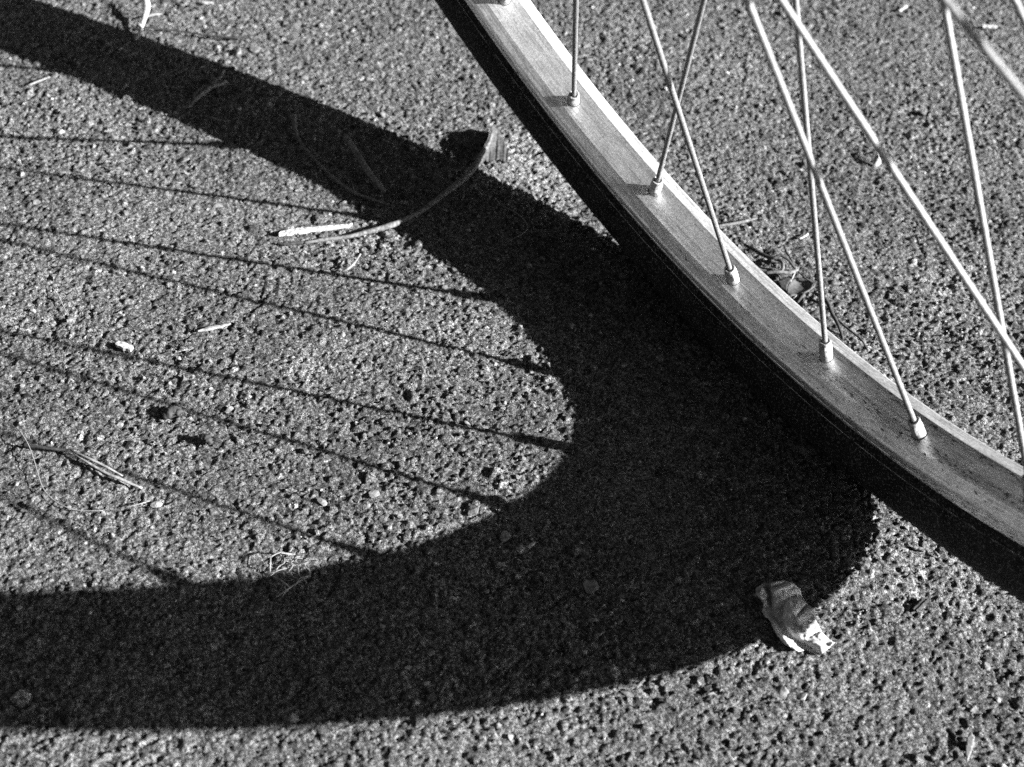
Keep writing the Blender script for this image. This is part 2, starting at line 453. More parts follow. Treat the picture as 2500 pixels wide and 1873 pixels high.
def wp(th, r, y):
    """mm point at wheel angle th (0 = ground contact), radius r, y mm towards the wheel's sunny side."""
    return CTR + r * (math.sin(th) * X - math.cos(th) * U) + y * N

wheel = tag(empty('bicycle_wheel', (0, 0, 0)), 'leaning silver spoked bicycle wheel with black tyre casting a long ring shadow', 'bicycle wheel')

def sweep(name, prof, nseg, mat, parent, close=False, disp=None):
    """Revolve an open profile [(y, d)] (d = outward from the spoke bed)."""
    m = len(prof); th = TH0 + np.arange(nseg) / nseg * 2 * math.pi
    L = np.concatenate([[0], np.cumsum([math.hypot(prof[i + 1][0] - prof[i][0], prof[i + 1][1] - prof[i][1]) for i in range(m - 1)])])
    y = np.array([p[0] for p in prof]); d = np.array([p[1] for p in prof])
    TH, Y = np.meshgrid(th, y, indexing='ij'); D = np.tile(d, (nseg, 1))
    if disp is not None: Y, D = disp(TH, Y, D)
    R = RB + D
    P = CTR + R[..., None] * (np.sin(TH)[..., None] * X - np.cos(TH)[..., None] * U) + Y[..., None] * N
    return P.reshape(-1, 3), TH, L

# rim shell: walls and bevels as strips, the spoke bed as patches with real spoke holes
PER = 40; NSEG = 36 * PER
right = [(8.4, 11.3), (9.3, 10.0), (9.9, 9.75), (10.3, 9.3), (10.5, 8.8), (10.55, 7.4), (10.42, 7.25), (10.42, 6.95), (10.58, 6.8), (10.72, 5.2), (10.85, 3.9), (10.83, 3.3), (10.72, 2.8), (10.5, 2.35), (10.2, 2.0), (9.8, 1.72), (9.35, 1.5), (6.2, 0.12), (6.02, 0.02), (5.9, 0.0)]
left = [(-y, d) for y, d in reversed(right)]
right = right[:9] + [(10.8, 5.2), (11.0, 3.9), (11.05, 3.2), (11.0, 2.75), (10.85, 2.45), (10.6, 2.25), (6.2, 0.15), (6.02, 0.03), (5.9, 0.0)]   # the sunny flank is the steeper one
rv, rf, ruv = [], [], []
for prof in (right, left):
    P, TH, L = sweep('', prof, NSEG, None, None)
    off = len(rv); rv += list(P * MM); m = len(prof)
    for i in range(NSEG):
        ph = ((TH[i, 0] + math.pi) % (2 * math.pi)) - math.pi
        for j in range(m):
            v = prof[j][0] if abs(prof[j][0]) < 10.0 and prof[j][1] < 2 else math.copysign(10 + prof[j][1] - 1.5, prof[j][0])
            ruv.append((ph * RB, v))
    for i in range(NSEG):
        i2 = (i + 1) % NSEG
        for j in range(m - 1):
            rf.append((off + i * m + j, off + i2 * m + j, off + i2 * m + j + 1, off + i * m + j + 1))

def bed_pt(th, y, yc, thc):
    s = math.hypot((th - thc) * RB, y - yc)
    d = -0.22 * math.exp(-(s / 4.2) ** 2) + 0.0
    return wp(th, RB + d, y) * MM
HALF = 5
for k in range(36):
    thc = TH0 + k * STEPA; side = NOFF if k % 2 == 0 else -NOFF
    # plain strip between two holes
    ys = np.linspace(-5.9, 5.9, 7)
    base = len(rv); cols = list(range(HALF, PER - HALF + 1))
    for c in cols:
        th = thc + c * STEPA / PER
        kk = k if c <= PER // 2 else k + 1
        for y in ys:
            ph = ((th + math.pi) % (2 * math.pi)) - math.pi
            rv.append(bed_pt(th, y, (NOFF if kk % 2 == 0 else -NOFF), TH0 + kk * STEPA)); ruv.append((ph * RB, y))
    for a in range(len(cols) - 1):
        for b in range(6):
            rf.append((base + a * 7 + b, base + a * 7 + b + 1, base + (a + 1) * 7 + b + 1, base + (a + 1) * 7 + b))
    # patch with the hole
    per = []
    hw = HALF * STEPA / PER * RB
    per += [(-hw + 2 * hw * t / 10, -5.9) for t in range(10)]
    per += [(hw, -5.9 + 11.8 * t / 6) for t in range(6)]
    per += [(hw - 2 * hw * t / 10, 5.9) for t in range(10)]
    per += [(-hw, 5.9 - 11.8 * t / 6) for t in range(6)]
    hr = 2.75
    rings = []
    for t in (0.0, 0.06, 0.2, 0.45, 0.72, 1.0):
        ring = []
        for s_, y_ in per:
            ang = math.atan2(y_ - side, s_)
            hs_, hy = hr * math.cos(ang), side + hr * math.sin(ang)
            s2, y2 = hs_ * (1 - t) + s_ * t, hy * (1 - t) + y_ * t
            th = thc + s2 / RB
            ph = ((th + math.pi) % (2 * math.pi)) - math.pi
            ring.append(len(rv)); rv.append(bed_pt(th, y2, side, thc)); ruv.append((ph * RB, y2))
        rings.append(ring)
    wall = []
    for s_, y_ in per:
        ang = math.atan2(y_ - side, s_); s2, y2 = (hr - 0.15) * math.cos(ang), side + (hr - 0.15) * math.sin(ang)
        th = thc + s2 / RB; wall.append(len(rv)); rv.append(wp(th, RB + 1.8, y2) * MM); ruv.append((0, 60))
    n = len(per)
    for a, b in zip(rings[:-1], rings[1:]):
        for i in range(n):
            rf.append((a[i], a[(i + 1) % n], b[(i + 1) % n], b[i]))
    for i in range(n):
        rf.append((wall[i], wall[(i + 1) % n], rings[0][(i + 1) % n], rings[0][i]))
rim = add_mesh('rim', rv, rf, M_metal, wheel, smooth=True, uv=ruv)
rim.data.validate()
es = rim.modifiers.new('edges', 'EDGE_SPLIT'); es.split_angle = math.radians(12)

# inner rim floor, closes the cavity under the spoke holes
P, TH, L = sweep('', [(8.4, 11.2), (4.0, 7.0), (-4.0, 7.0), (-8.4, 11.2)], 360, None, None)
ff = [(i * 4 + j, ((i + 1) % 360) * 4 + j, ((i + 1) % 360) * 4 + j + 1, i * 4 + j + 1) for i in range(360) for j in range(3)]
add_mesh('rim_floor', P * MM, ff, M_dark_stone, rim)

# tyre
half = [(8.3, 10.8), (8.7, 10.05), (9.5, 10.05), (10.2, 11.0), (11.2, 12.6), (11.7, 13.25), (12.0, 13.25), (12.1, 13.7), (12.9, 15.2), (13.8, 18.0), (14.5, 21.0), (15.05, 24.5), (15.32, 28.0)]
for a in range(6, 91, 4):
    r_ = math.radians(a); half.append((RT * math.cos(r_), RC - RB + RT * math.sin(r_)))
tp = half + [(-y, d) for y, d in reversed(half[:-1])]
def tyre_disp(TH, Y, D):
    D = D.copy(); Y = Y.copy()
    cy = D - (RC - RB); ang = np.degrees(np.arctan2(cy, np.abs(Y)))
    s = TH * 342
    block = (np.sin(s * 2 * math.pi / 3.6) > -0.15) & (np.sin(np.radians(ang) * 15.6 * 2 * math.pi / 4.4 + np.floor(s / 3.6) * 0.0) > -0.2)
    kn = np.where((ang > 24), np.where(block, 0.55, -0.35), 0.0)
    sc = 1 + kn / RT
    D = (RC - RB) + cy * sc; Y = Y * sc
    return Y, D
P, TH, L = sweep('', tp, 1800, None, None, disp=tyre_disp)
z = P[:, 2]; flat = 0.4
sq = np.clip(flat - z, 0, None)
near = np.exp(-((P[:, 0]) / 60.0) ** 2) * np.clip(1 - z / 25.0, 0, 1)
ylat = (P - CTR) @ N
P = P + (np.sign(ylat) * near * 1.0)[:, None] * N
P[:, 2] = np.maximum(P[:, 2], flat)
m = len(tp)
ff = [(i * m + j, ((i + 1) % 1800) * m + j, ((i + 1) % 1800) * m + j + 1, i * m + j + 1) for i in range(1800) for j in range(m - 1)]
tyre = add_mesh('tyre', P * MM, ff, M_rubber, wheel)

def tube_mesh(pts, radii, sides=8, wob=0.0, seed=0, flatten=1.0, sub=6):
    """Smooth tapered tube through mm points; returns verts (m) and faces."""
    r = np.random.default_rng(seed)
    pts = np.asarray(pts, float); radii = np.asarray(radii, float)
    if len(radii) != len(pts): radii = np.interp(np.linspace(0, 1, len(pts)), np.linspace(0, 1, len(radii)), radii)
    if sub > 1 and len(pts) > 2:
        q = np.vstack([2 * pts[0] - pts[1], pts, 2 * pts[-1] - pts[-2]]); out, ro = [], []
        for i in range(1, len(q) - 2):
            for t in np.arange(sub) / sub:
                out.append(0.5 * ((2 * q[i]) + (-q[i - 1] + q[i + 1]) * t + (2 * q[i - 1] - 5 * q[i] + 4 * q[i + 1] - q[i + 2]) * t * t + (-q[i - 1] + 3 * q[i] - 3 * q[i + 1] + q[i + 2]) * t ** 3))
                ro.append(radii[i - 1] * (1 - t) + radii[i] * t)
        out.append(pts[-1]); ro.append(radii[-1]); pts = np.array(out); radii = np.array(ro)
    elif sub > 1:
        t = np.linspace(0, 1, 9)[:, None]; pts = pts[0] * (1 - t) + pts[1] * t; radii = np.interp(t[:, 0], [0, 1], radii)
    n = len(pts); T = np.gradient(pts, axis=0); T /= np.linalg.norm(T, axis=1)[:, None] + 1e-9
    vs, fs = [], []
    for i in range(n):
        a = np.cross(T[i], [0, 0, 1.0]); 
        if np.linalg.norm(a) < 1e-3: a = np.array([1.0, 0, 0])
        a /= np.linalg.norm(a); b = np.cross(a, T[i])
        for k in range(sides):
            t = 2 * math.pi * k / sides
            rr = radii[i] * (1 + wob * r.uniform(-1, 1))
            vs.append((pts[i] + rr * (math.cos(t) * a + flatten * math.sin(t) * b)) * MM)
    for i in range(n - 1):
        for k in range(sides):
            k2 = (k + 1) % sides
            fs.append((i * sides + k, i * sides + k2, (i + 1) * sides + k2, (i + 1) * sides + k))
    fs.append(tuple(range(sides))[::-1]); fs.append(tuple((n - 1) * sides + k for k in range(sides)))
    return vs, fs

bl, _, _ = sweep('', [(-11.85 + 0.2 * math.cos(a), 13.4 + 0.2 * math.sin(a)) for a in np.linspace(0, 2 * math.pi, 6)], 1080, None, None)
add_mesh('bead_line', bl * MM, [(i * 6 + j, ((i + 1) % 1080) * 6 + j, ((i + 1) % 1080) * 6 + j + 1, i * 6 + j + 1) for i in range(1080) for j in range(5)], M_line, tyre)

# a rubber moulding hair sticking out of the tyre wall
hp = at(1327, 372, 26) / MM; hq = at(1306, 381, 24) / MM
vs, fs = tube_mesh([hp, (hp + hq) / 2 + [0, 0, .3], hq], [0.45, 0.35], 6)
add_mesh('moulding_hair', vs, fs, M_rubber, tyre)

# spokes and nipples, three-cross lacing
RF = 20.834; HR, HL = 37.698, 30.583; DEL = 0.93657
PAT = {1: 1, 2: 1, 3: -1, 0: -1}

def lathe(name, prof, sides, mat, parent=None, square=()):
    vs, fs = [], []
    for i, (r, z_) in enumerate(prof):
        for k in range(sides):
            t = 2 * math.pi * k / sides
            rr = r
            if i in square:
                c_ = max(abs(math.cos(t)), abs(math.sin(t))); rr = min(r * 1.16, r * 0.93 / c_)
            vs.append((rr * math.cos(t) * MM, rr * math.sin(t) * MM, z_ * MM))
    for i in range(len(prof) - 1):
        for k in range(sides):
            k2 = (k + 1) % sides
            fs.append((i * sides + k, i * sides + k2, (i + 1) * sides + k2, (i + 1) * sides + k))
    return add_mesh(name, vs, fs, mat, parent)

NIP = [(2.45, -2.5), (2.45, 0.2), (2.42, 1.8), (2.36, 2.2), (2.15, 2.7), (2.12, 6.3), (2.12, 6.8), (2.15, 7.0), (2.22, 7.8), (2.05, 8.2), (1.7, 8.25), (1.3, 8.0), (1.2, 7.0)]
def spoke_mesh_obj(length):
    prof = [(1.0, -2), (1.0, 6), (1.0, length * 0.25), (1.0, length * 0.5), (1.0, length * 0.75), (1.0, length), (0.6, length + 0.4)]
    return lathe('spoke', prof, 16, M_spoke)

first = {}
for k in range(36):
    th = TH0 + k * STEPA; sgn = 1 if k % 2 == 0 else -1; hf = HR if sgn > 0 else HL
    A = wp(th, RB, sgn * NOFF); B = wp(th + PAT[k % 4] * DEL, RF, sgn * hf)
    d = Vector(B - A); Ln = d.length; q = d.normalized().to_track_quat('Z', 'X')
    if sgn not in first:
        o = spoke_mesh_obj(Ln); first[sgn] = o
        nm = lathe('nipple', NIP, 24, M_nipple, o, square=(4, 5))
        e_ = nm.modifiers.new('edges', 'EDGE_SPLIT'); e_.split_angle = math.radians(28)
        nm.rotation_euler = (0, 0, 0.5)
    else:
        src = first[sgn]; o = src.copy(); col.objects.link(o)
        nn = src.children[0].copy(); col.objects.link(nn); nn.parent = o; nn.rotation_euler = (0, 0, random.uniform(0, 1.57))
    o.parent = wheel
    o.matrix_world = Matrix.Translation(Vector(A) * MM) @ q.to_matrix().to_4x4()

def hub_part(name, prof, mat, parent, sides=48):
    o = lathe(name, prof, sides, mat, parent)
    return o
Rm = Matrix((tuple(X), tuple(np.cross(N, X)), tuple(N))).transposed().to_4x4()
hub = hub_part('hub', [(5, -36), (13, -36), (14, -31), (15, -27), (13.5, -20), (13.5, 28), (15, 36), (14, 42), (13, 46), (5, 46)], M_hub, wheel)
hub.matrix_world = Matrix.Translation(Vector(CTR) * MM) @ Rm
for yy in (-HL, HR):
    hub_part('flange', [(13, yy - 1.4), (23.6, yy - 1.4), (24.2, yy - 0.9), (24.2, yy + 0.9), (23.6, yy + 1.4), (13, yy + 1.4)], M_hub, hub)
hub_part('axle', [(0.1, -64), (4.6, -64), (4.8, -63), (4.8, 68), (4.6, 69), (0.1, 69)], M_spoke, hub, 20)

# ------------------------------------------------------------------ debris on the ground
def pts_of(lst):
    return [at(a, b, h) / MM for a, b, h in lst]

def tube_thing(name, lst, radii, mat, label, cat, wob=0.08, sides=8, flatten=1.0, parent=None, group=None, seed=1):
    p = pts_of(lst)
    vs, fs = tube_mesh(p, radii, sides, wob, seed, flatten)
    o = add_mesh(name, vs, fs, mat, parent)
    if parent is None: tag(o, label, cat, group)
    return o

# long bent twig with a frayed raised butt end
twig = tube_thing('twig', [(1203, 318, 9), (1192, 352, 8), (1172, 383, 6), (1163, 402, 4.5), (1138, 432, 3.5), (1105, 458, 3), (1083, 475, 3), (1030, 515, 2.6), (985, 537, 2.2), (955, 550, 2.0), (905, 564, 1.6), (850, 578, 1.5), (800, 584, 1.3), (742, 593, 1.2)],
                  [0.5, 0.9, 1.2, 1.35, 1.35, 1.3, 1.2, 1.1, 1.05, 1.35, 1.05, 0.9, 0.8, 0.6], M_twig, 'long bent twig crossing the upper shadow band with a frayed end beside the tyre', 'twig', 0.10, 10, seed=4)
tube_thing('bark_tip', [(742, 592, 1.1), (700, 596, 1.0), (676, 594, 0.9)], [0.75, 0.6, 0.5], M_dark_twig, None, None, parent=twig)
FRAY = True

tube_thing('twig', [(718, 282, 2.5), (719, 305, 2.4), (724, 325, 2), (733, 345, 1.8), (760, 380, 1.8), (800, 420, 1.8), (835, 450, 1.8), (870, 472, 1.7), (910, 487, 1.5), (950, 500, 1.3)],
           [1.2, 1.0, 0.8, .6, .6, .55, .6, .6, .6, .45], M_twig, 'thin curved twig lying inside the upper shadow band, left of the straight stick', 'twig', seed=8)
tube_thing('twig', [(843, 333, 9), (865, 365, 7.5), (900, 420, 5), (925, 452, 3), (940, 468, 2)], [1.25, 1.3, 1.35, 1.3, 0.9], M_twig, 'short straight stick in the upper shadow band with one end raised', 'twig', 0.05, 10, seed=9)

# splinter of bleached wood
def slab(name, quad, thick, mat, label, cat, z=0.6, seed=0, n=24, parent=None):
    """A thin irregular strip: quad = centre line [(px,py,halfwidth_mm)] lying on the ground."""
    r = np.random.default_rng(seed)
    c = [np.array(at(a, b, z + thick)) / MM for a, b, w in quad]; w = [q[2] for q in quad]
    t = np.linspace(0, len(c) - 1, n); cc = np.array([np.interp(t, range(len(c)), [p[i] for p in c]) for i in range(3)]).T
    ww = np.interp(t, range(len(c)), w)
    d = np.gradient(cc, axis=0); d[:, 2] = 0; d /= np.linalg.norm(d, axis=1)[:, None]; s = np.stack([-d[:, 1], d[:, 0], 0 * d[:, 0]], 1)
    vs, fs = [], []
    for i in range(n):
        a_, b_ = ww[i] * (1 + r.uniform(-.25, .25)), ww[i] * (1 + r.uniform(-.25, .25))
        for k_, (o_, dz) in enumerate(((-a_, -thick), (-a_ * .9, 0), (-a_ * .3, .25 + r.uniform(-.1, .1)), (a_ * .2, -.1 + r.uniform(-.1, .1)), (b_ * .9, 0), (b_, -thick))):
            v = cc[i] + s[i] * o_; vs.append((v[0] * MM, v[1] * MM, (v[2] + dz) * MM))
    for i in range(n - 1):
        for k in range(5):
            fs.append((i * 6 + k, i * 6 + k + 1, i * 6 + 6 + k + 1, i * 6 + 6 + k))
    fs.append((0, 1, 2, 3, 4, 5)); fs.append(tuple((n - 1) * 6 + k for k in range(6))[::-1])
    o = add_mesh(name, vs, fs, mat, parent, smooth=False)
    if parent is None: tag(o, label, cat)
    return o
slab('wood_splinter', [(680, 573, .3), (686, 569, 1.2), (700, 566, 1.5), (722, 563, 1.25), (728, 562, 1.6), (770, 558, 1.1), (790, 555, 1.3), (820, 552, 0.8), (850, 549, 0.8), (860, 545, 0.15)], 1.0, M_straw, 'bright white wood splinter lying beside the thin end of the long bent twig', 'splinter', 0.8, 1)
slab('wood_chip', [(285, 836, 1.3), (304, 843, 1.5), (322, 850, 1.4)], 1.2, M_straw, 'short white wood chip between two spoke shadows at the left', 'wood chip', 0.9, 2, 8)
slab('straw', [(483, 808, .3), (510, 801, 1.0), (540, 796, .7), (563, 789, .3)], 0.5, M_grass, 'flat pale straw sliver lying in the sunlit area inside the ring shadow', 'straw', 0.8, 3, 10)
slab('straw', [(163, 782, .6), (182, 779, .8)], 0.6, M_grass, 'tiny pale straw bit near the left edge above the white wood chip', 'straw', 0.8, 4, 6)
slab('wood_chip', [(1290, 1336, .7), (1306, 1323, .5)], 0.5, M_straw, 'small pale sliver lying alone in the middle of the large lower shadow', 'wood chip', 0.8, 5, 6)
slab('straw', [(495, 4, .9), (520, 7, .8)], 0.7, M_straw, 'pale straw bit with a dark shadow at the top edge left of the wheel', 'straw', 0.9, 6, 6)
slab('straw', [(2400, 63, .8), (2434, 63, .9)], 0.9, M_straw, 'short white straw seen just right of the thickest spoke at upper right', 'straw', 1.0, 7, 6)
slab('straw', [(2196, 26, .6), (2213, 13, .9)], 0.7, M_straw, 'short white straw near the top edge between two spokes', 'straw', 1.0, 8, 6)
slab('straw', [(2232, 1335, .5), (2255, 1342, .9)], 0.7, M_grass, 'pale straw scrap lying against the shadow edge below the tyre', 'straw', 0.8, 9, 6)
slab('straw', [(2280, 1344, .4), (2293, 1358, .6)], 0.6, M_grass, 'thin straw scrap under the tyre, right of the pale one', 'straw', 0.8, 10, 6)
slab('wood_chip', [(2235, 1490, .9), (2262, 1462, 1.1)], 0.8, M_dark_twig, 'dark wood chip on the sunlit asphalt right of the crumpled leaf', 'wood chip', 0.7, 11, 8)

# curled grass bit
tube_thing('straw', [(834, 664, 1.4), (850, 656, 2.2), (865, 642, 2.6), (880, 620, 3.6)], [0.35, .6, .55, .35], M_grass, 'small curved straw with a raised tip below the white splinter', 'straw', 0.05, 6, seed=3)
tube_thing('straw', [(70, 208, 1), (95, 198, 1.4), (122, 188, 1.6)], [.4, .45, .3], M_grass, 'thin straight straw on sunlit asphalt below the upper left shadow band', 'straw', 0.05, 6, seed=3)

# dry grass blades at the left
g = tag(empty('grass_tuft', at(170, 1100, 1)), 'dry narrow grass blades joined at a dark bent stem near the left edge', 'grass')
bpy.context.view_layer.update()
def kid(name, lst, radii, mat, parent, **k):
    o = tube_thing(name, lst, radii, mat, None, None, parent=parent, **k)
    o.matrix_parent_inverse = parent.matrix_world.inverted()
    return o
kid('stem', [(56, 1088, 2.0), (90, 1091, 2.6), (130, 1096, 2.8), (172, 1100, 2.6)], [.45, .65, .6, .5], M_dark_twig, g, sides=6)
kid('grass_blade', [(170, 1097, 2.6), (215, 1118, 3.2), (260, 1140, 2.6), (300, 1162, 1.4)], [.3, .5, .55, .3], M_grass, g, flatten=0.4, sides=6)
kid('grass_blade', [(170, 1098, 2.4), (200, 1120, 2.4), (250, 1150, 2.2), (300, 1172, 1.8), (347, 1192, 1.0)], [.3, .5, .55, .75, .4], M_grass, g, flatten=0.4, sides=6)
kid('grass_blade', [(178, 1102, 2.2), (215, 1132, 1.8), (262, 1158, 1.2)], [.25, .35, .25], M_grass, g, flatten=0.4, sides=6)

tube_thing('plant_fibre', [(-6, 1029, 3), (30, 1040, 4), (52, 1058, 4), (70, 1088, 3.5), (82, 1120, 3), (92, 1155, 2.5), (104, 1190, 2), (122, 1213, 1.6), (150, 1233, 1.4), (190, 1246, 1.2), (252, 1247, 1.0)],
           [0.22, 0.2, 0.2, .16], M_fibre, 'long hair-thin pale fibre curving down beside the dry grass blades', 'fibre', 0, 5, seed=2)
tube_thing('plant_fibre', [(306, 1239, 1.2), (335, 1232, 1.6), (366, 1223, 1.2)], [0.2, .2], M_fibre, 'short straight pale fibre right of the long hair-thin one', 'fibre', 0, 5, seed=2)
tube_thing('plant_fibre', [(128, 703, 1.2), (142, 722, 1.8), (152, 742, 1.6), (161, 760, 1.0)], [0.2, .2], M_fibre, 'fine pale fibre near the left edge above the tiny straw bit', 'fibre', 0, 5, seed=2)
tube_thing('plant_fibre', [(1218, 498, 1.0), (1260, 520, 1.4), (1285, 545, 1.4), (1283, 565, 1.2), (1240, 590, 1.0)], [0.2, .2], M_fibre, 'faint looping fibre in the shadow band just left of the tyre', 'fibre', 0, 5, seed=2)
tube_thing('plant_fibre', [(1130, 462, 1.2), (1133, 475, 2.0), (1128, 488, 1.5)], [0.25, .25], M_fibre, 'tiny hooked fibre below the long bent twig in shadow', 'fibre', 0, 5, seed=2)

# root tangle on the shadow edge
rt = tag(empty('root_tangle', at(700, 1400, 1)), 'tangle of fine dry rootlets straddling the edge of the big lower shadow', 'rootlets')
bpy.context.view_layer.update()
def zz(x, y): return 580 + x / 9.217, 1320 + y / 9.217
def rootlet(pp, rad, mat=M_fibre):
    kid('rootlet', [(*zz(x, y), h) for x, y, h in pp], [q * 0.7 for q in rad], mat, rt, sides=5)
rootlet([(735, 750, .8), (735, 560, 3), (745, 370, 4)], [.3, .3])
rootlet([(750, 365, 4), (870, 300, 4.2), (980, 255, 3.5)], [.35, .25])
rootlet([(970, 262, 3.4), (1100, 285, 2.8), (1290, 310, 1.6)], [.25, .3])
rootlet([(980, 285, 3.4), (1080, 290, 2.8), (1220, 325, 1.6)], [.2, .2], M_grass)
rootlet([(1060, 390, 2), (1050, 500, 2.2), (940, 570, 1.6), (870, 660, 1.4), (820, 720, 1.3), (720, 820, 1.0)], [.3, .3, .25, .3, .3, .2])
rootlet([(690, 718, 1.4), (820, 712, 1.8), (940, 665, 1.8), (1110, 620, 1.6), (1230, 560, 2), (1280, 545, 2)], [.22, .3])
rootlet([(1280, 500, 1.6), (1390, 522, 2.4), (1500, 515, 2.8), (1575, 480, 3)], [.3, .25])
rootlet([(1350, 520, 2.2), (1370, 620, 2.5), (1375, 740, 2.2), (1440, 830, 1.6)], [.2, .2], M_grass)
rootlet([(1510, 530, 2.4), (1540, 600, 2.4), (1610, 660, 2.2), (1635, 760, 1.8)], [.25, .3], M_grass)
rootlet([(1640, 770, 1.6), (1540, 810, 1.8), (1400, 850, 2.0), (1340, 950, 2.0), (1170, 1050, 1.8), (1060, 1140, 1.4), (860, 1275, 1.0)], [.3, .45, .3, .4, .4, .3, .2], M_grass)
rootlet([(1650, 800, 1.5), (1500, 850, 1.7), (1380, 930, 1.8), (1200, 1050, 1.6), (1110, 1130, 1.4), (1000, 1260, 1.0)], [.2, .3, .3, .35, .3, .2], M_grass)
rootlet([(770, 800, 1.2), (920, 860, 2.2), (1050, 950, 2.4), (1160, 1030, 1.8)], [.25, .4, .5, .3], M_grass)
rootlet([(780, 985, 1.0), (950, 975, 1.6), (1080, 985, 2.0), (1150, 1030, 1.8)], [.2, .35, .4], M_grass)
rootlet([(1190, 730, 1.6), (1240, 800, 2), (1300, 840, 2), (1340, 870, 1.8), (1330, 940, 1.8)], [.4, .35, .3], M_grass)
rootlet([(1130, 910, 1.3), (1200, 885, 1.6), (1250, 880, 1.6)], [.2, .2], M_grass)
rootlet([(1480, 860, 1.8), (1530, 910, 1.8), (1555, 980, 1.2)], [.4, .3, .2], M_grass)
rootlet([(1150, 690, 1.8), (1230, 590, 2.2), (1200, 500, 1.8), (1320, 420, 1.6)], [.25, .2])
rootlet([(1240, 150, 1.5), (1200, 220, 1.6), (1170, 250, 1.4)], [.3, .3])
for k in range(14):
    a = random.uniform(1050, 1550); b = random.uniform(330, 620); t = random.uniform(0, 6.28); l = random.uniform(60, 140)
    rootlet([(a, b, 1), (a + l * math.cos(t), b + l * .5 * math.sin(t), 2), (a + 2 * l * math.cos(t + .5), b + l * math.sin(t + .5), 1)], [.14, .18, .1])

# upright bleached straw at the top left, with side strand and its dry stalk
st = tube_thing('straw', [(356, -6, 8), (358, 20, 6.5), (350, 50, 4), (345, 68, 2.8), (338, 88, 1.6), (330, 96, 1)], [1.5, 1.7, 1.15, 1.0, 0.9, .8], M_straw, 'bright upright bleached straw standing at the edge of the upper left shadow', 'straw', 0.12, 8, 0.6, seed=5)
kid('straw_strand', [(346, 70, 3), (338, 60, 3), (334, 66, 2)], [.9, .8, .6], M_straw, st)
kid('straw_strand', [(352, 44, 3), (372, 36, 3), (396, 34, 2)], [.6, .8, .5], M_grass, st, flatten=.5)
kid('straw_strand', [(340, 82, 2), (328, 92, 1)], [.7, .4], M_grass, st)
tube_thing('twig', [(350, 66, 2.2), (400, 72, 1.8), (450, 78, 1.6), (500, 86, 1.8), (560, 92, 2.2), (600, 92, 2.2), (628, 100, 1.2)], [.55, .5, .4, .5, .6, .55, .3], M_dark_twig, 'thin dark twig running right from the foot of the upright straw', 'twig', 0.15, 6, seed=6)

# lichen-like dry stalk in the upper shadow
ds = tag(empty('dry_stalk', at(500, 220, 1)), 'branched crumbly dry stalk lying in the upper left shadow band', 'dry stalk')
bpy.context.view_layer.update()
def z3(x, y): return 260 + x / 5.267, y / 5.267
for pp, rad, kk in [([(1050, 1385, 1), (1130, 1300, 2), (1140, 1220, 2.5), (1200, 1160, 3), (1320, 1090, 3)], [.5, .8, .9, .9, .6], 1), ([(1130, 1300, 2), (1240, 1200, 3), (1350, 1120, 3.5), (1450, 1090, 3.5), (1550, 1050, 3)], [.8, 1.1, 1.2, .9, 1.0], 2),
                    ([(1350, 1110, 3.5), (1400, 1050, 3.5), (1470, 990, 3.5), (1510, 900, 3)], [1.1, .9, .7, .6], 3), ([(1400, 1050, 3.5), (1370, 1000, 3), (1345, 960, 2)], [.8, .8, .5], 4), ([(1050, 1385, 1), (1000, 1375, 1.4), (920, 1385, 1)], [.6, .4, .3], 5)]:
    kid('branch', [(*z3(x, y), h) for x, y, h in pp], rad, M_twig, ds, wob=0.3, seed=kk)
tube_thing('straw', [(505, 286, 1.5), (530, 290, 1.8), (553, 297, 1.4)], [.5, .8, .4], M_twig, 'dull straw lying in shadow below the branched dry stalk', 'straw', 0.1, 6, 0.5, seed=7)

# pebble with dark shadow, right of the rim
def pebble(px, py, size, mat, label, h=1.0, ex=1.3, rot=0.4):
    me = rock_mesh('pebble', int(px), mat)
    o = bpy.data.objects.new('pebble', me); col.objects.link(o); o.location = at(px, py, h + size * .3)
    o.rotation_euler = (0.2, -0.35, rot); o.scale = (size * MM * ex, size * MM / ex, size * MM * 0.9)
    return tag(o, label, 'pebble')
pebble(2143, 388, 3.6, M_straw, 'bright pebble with a long black shadow between two spokes at upper right', 1.6, 1.5, 2.4)
pebble(2130, 372, 1.7, M_dark_stone, 'dark little pebble touching the bright pebble at upper right', 2.4)
pebble(1825, 137, 1.9, M_pale_stone, 'small pale pebble with black shadow left of a spoke near the top', 1.0)

# dry twigs and a cupped leaf behind the rim
def z1(x, y): return 1780 + x / 4.142, 560 + y / 4.142
def tw(pp, rad, mat, label, sides=7, wob=.12, seed=1, name='twig', cat='twig'):
    return tube_thing(name, [(*z1(x, y), h) for x, y, h in pp], rad, mat, label, cat, wob, sides, seed=seed)
tw([(150, 150, 2), (260, 210, 4), (350, 260, 5), (440, 290, 6), (520, 265, 7), (600, 310, 6), (660, 385, 4), (720, 440, 2)], [.6, .9, .9, .8, .7, .6, .6, .4], M_dark_twig, 'dark knotted twig arching over the cupped leaf behind the rim', seed=11)
tw([(470, 310, 2), (520, 320, 5), (545, 365, 6), (530, 420, 4), (505, 440, 2)], [.5, .7, .8, .7, .4], M_twig, 'small hooked twig inside the heap of litter behind the rim', seed=12)
tw([(370, 440, 3), (480, 430, 4), (600, 440, 4), (670, 420, 4), (700, 400, 3)], [.7, .9, .8, .7, .4], M_twig, 'pale brown twig lying along the upper side of the cupped leaf', seed=13)
tw([(555, 160, 2), (580, 230, 3), (630, 310, 3.5), (660, 380, 3)], [.4, .45, .45, .35], M_dark_twig, 'thin straight twig leaning into the heap of litter from above', seed=14)
tw([(680, 400, 4), (650, 470, 3.5), (620, 530, 2.5)], [.4, .45, .3], M_grass, 'pale grass stalk crossing just above the cupped leaf', seed=15, name='grass_stalk', cat='grass')
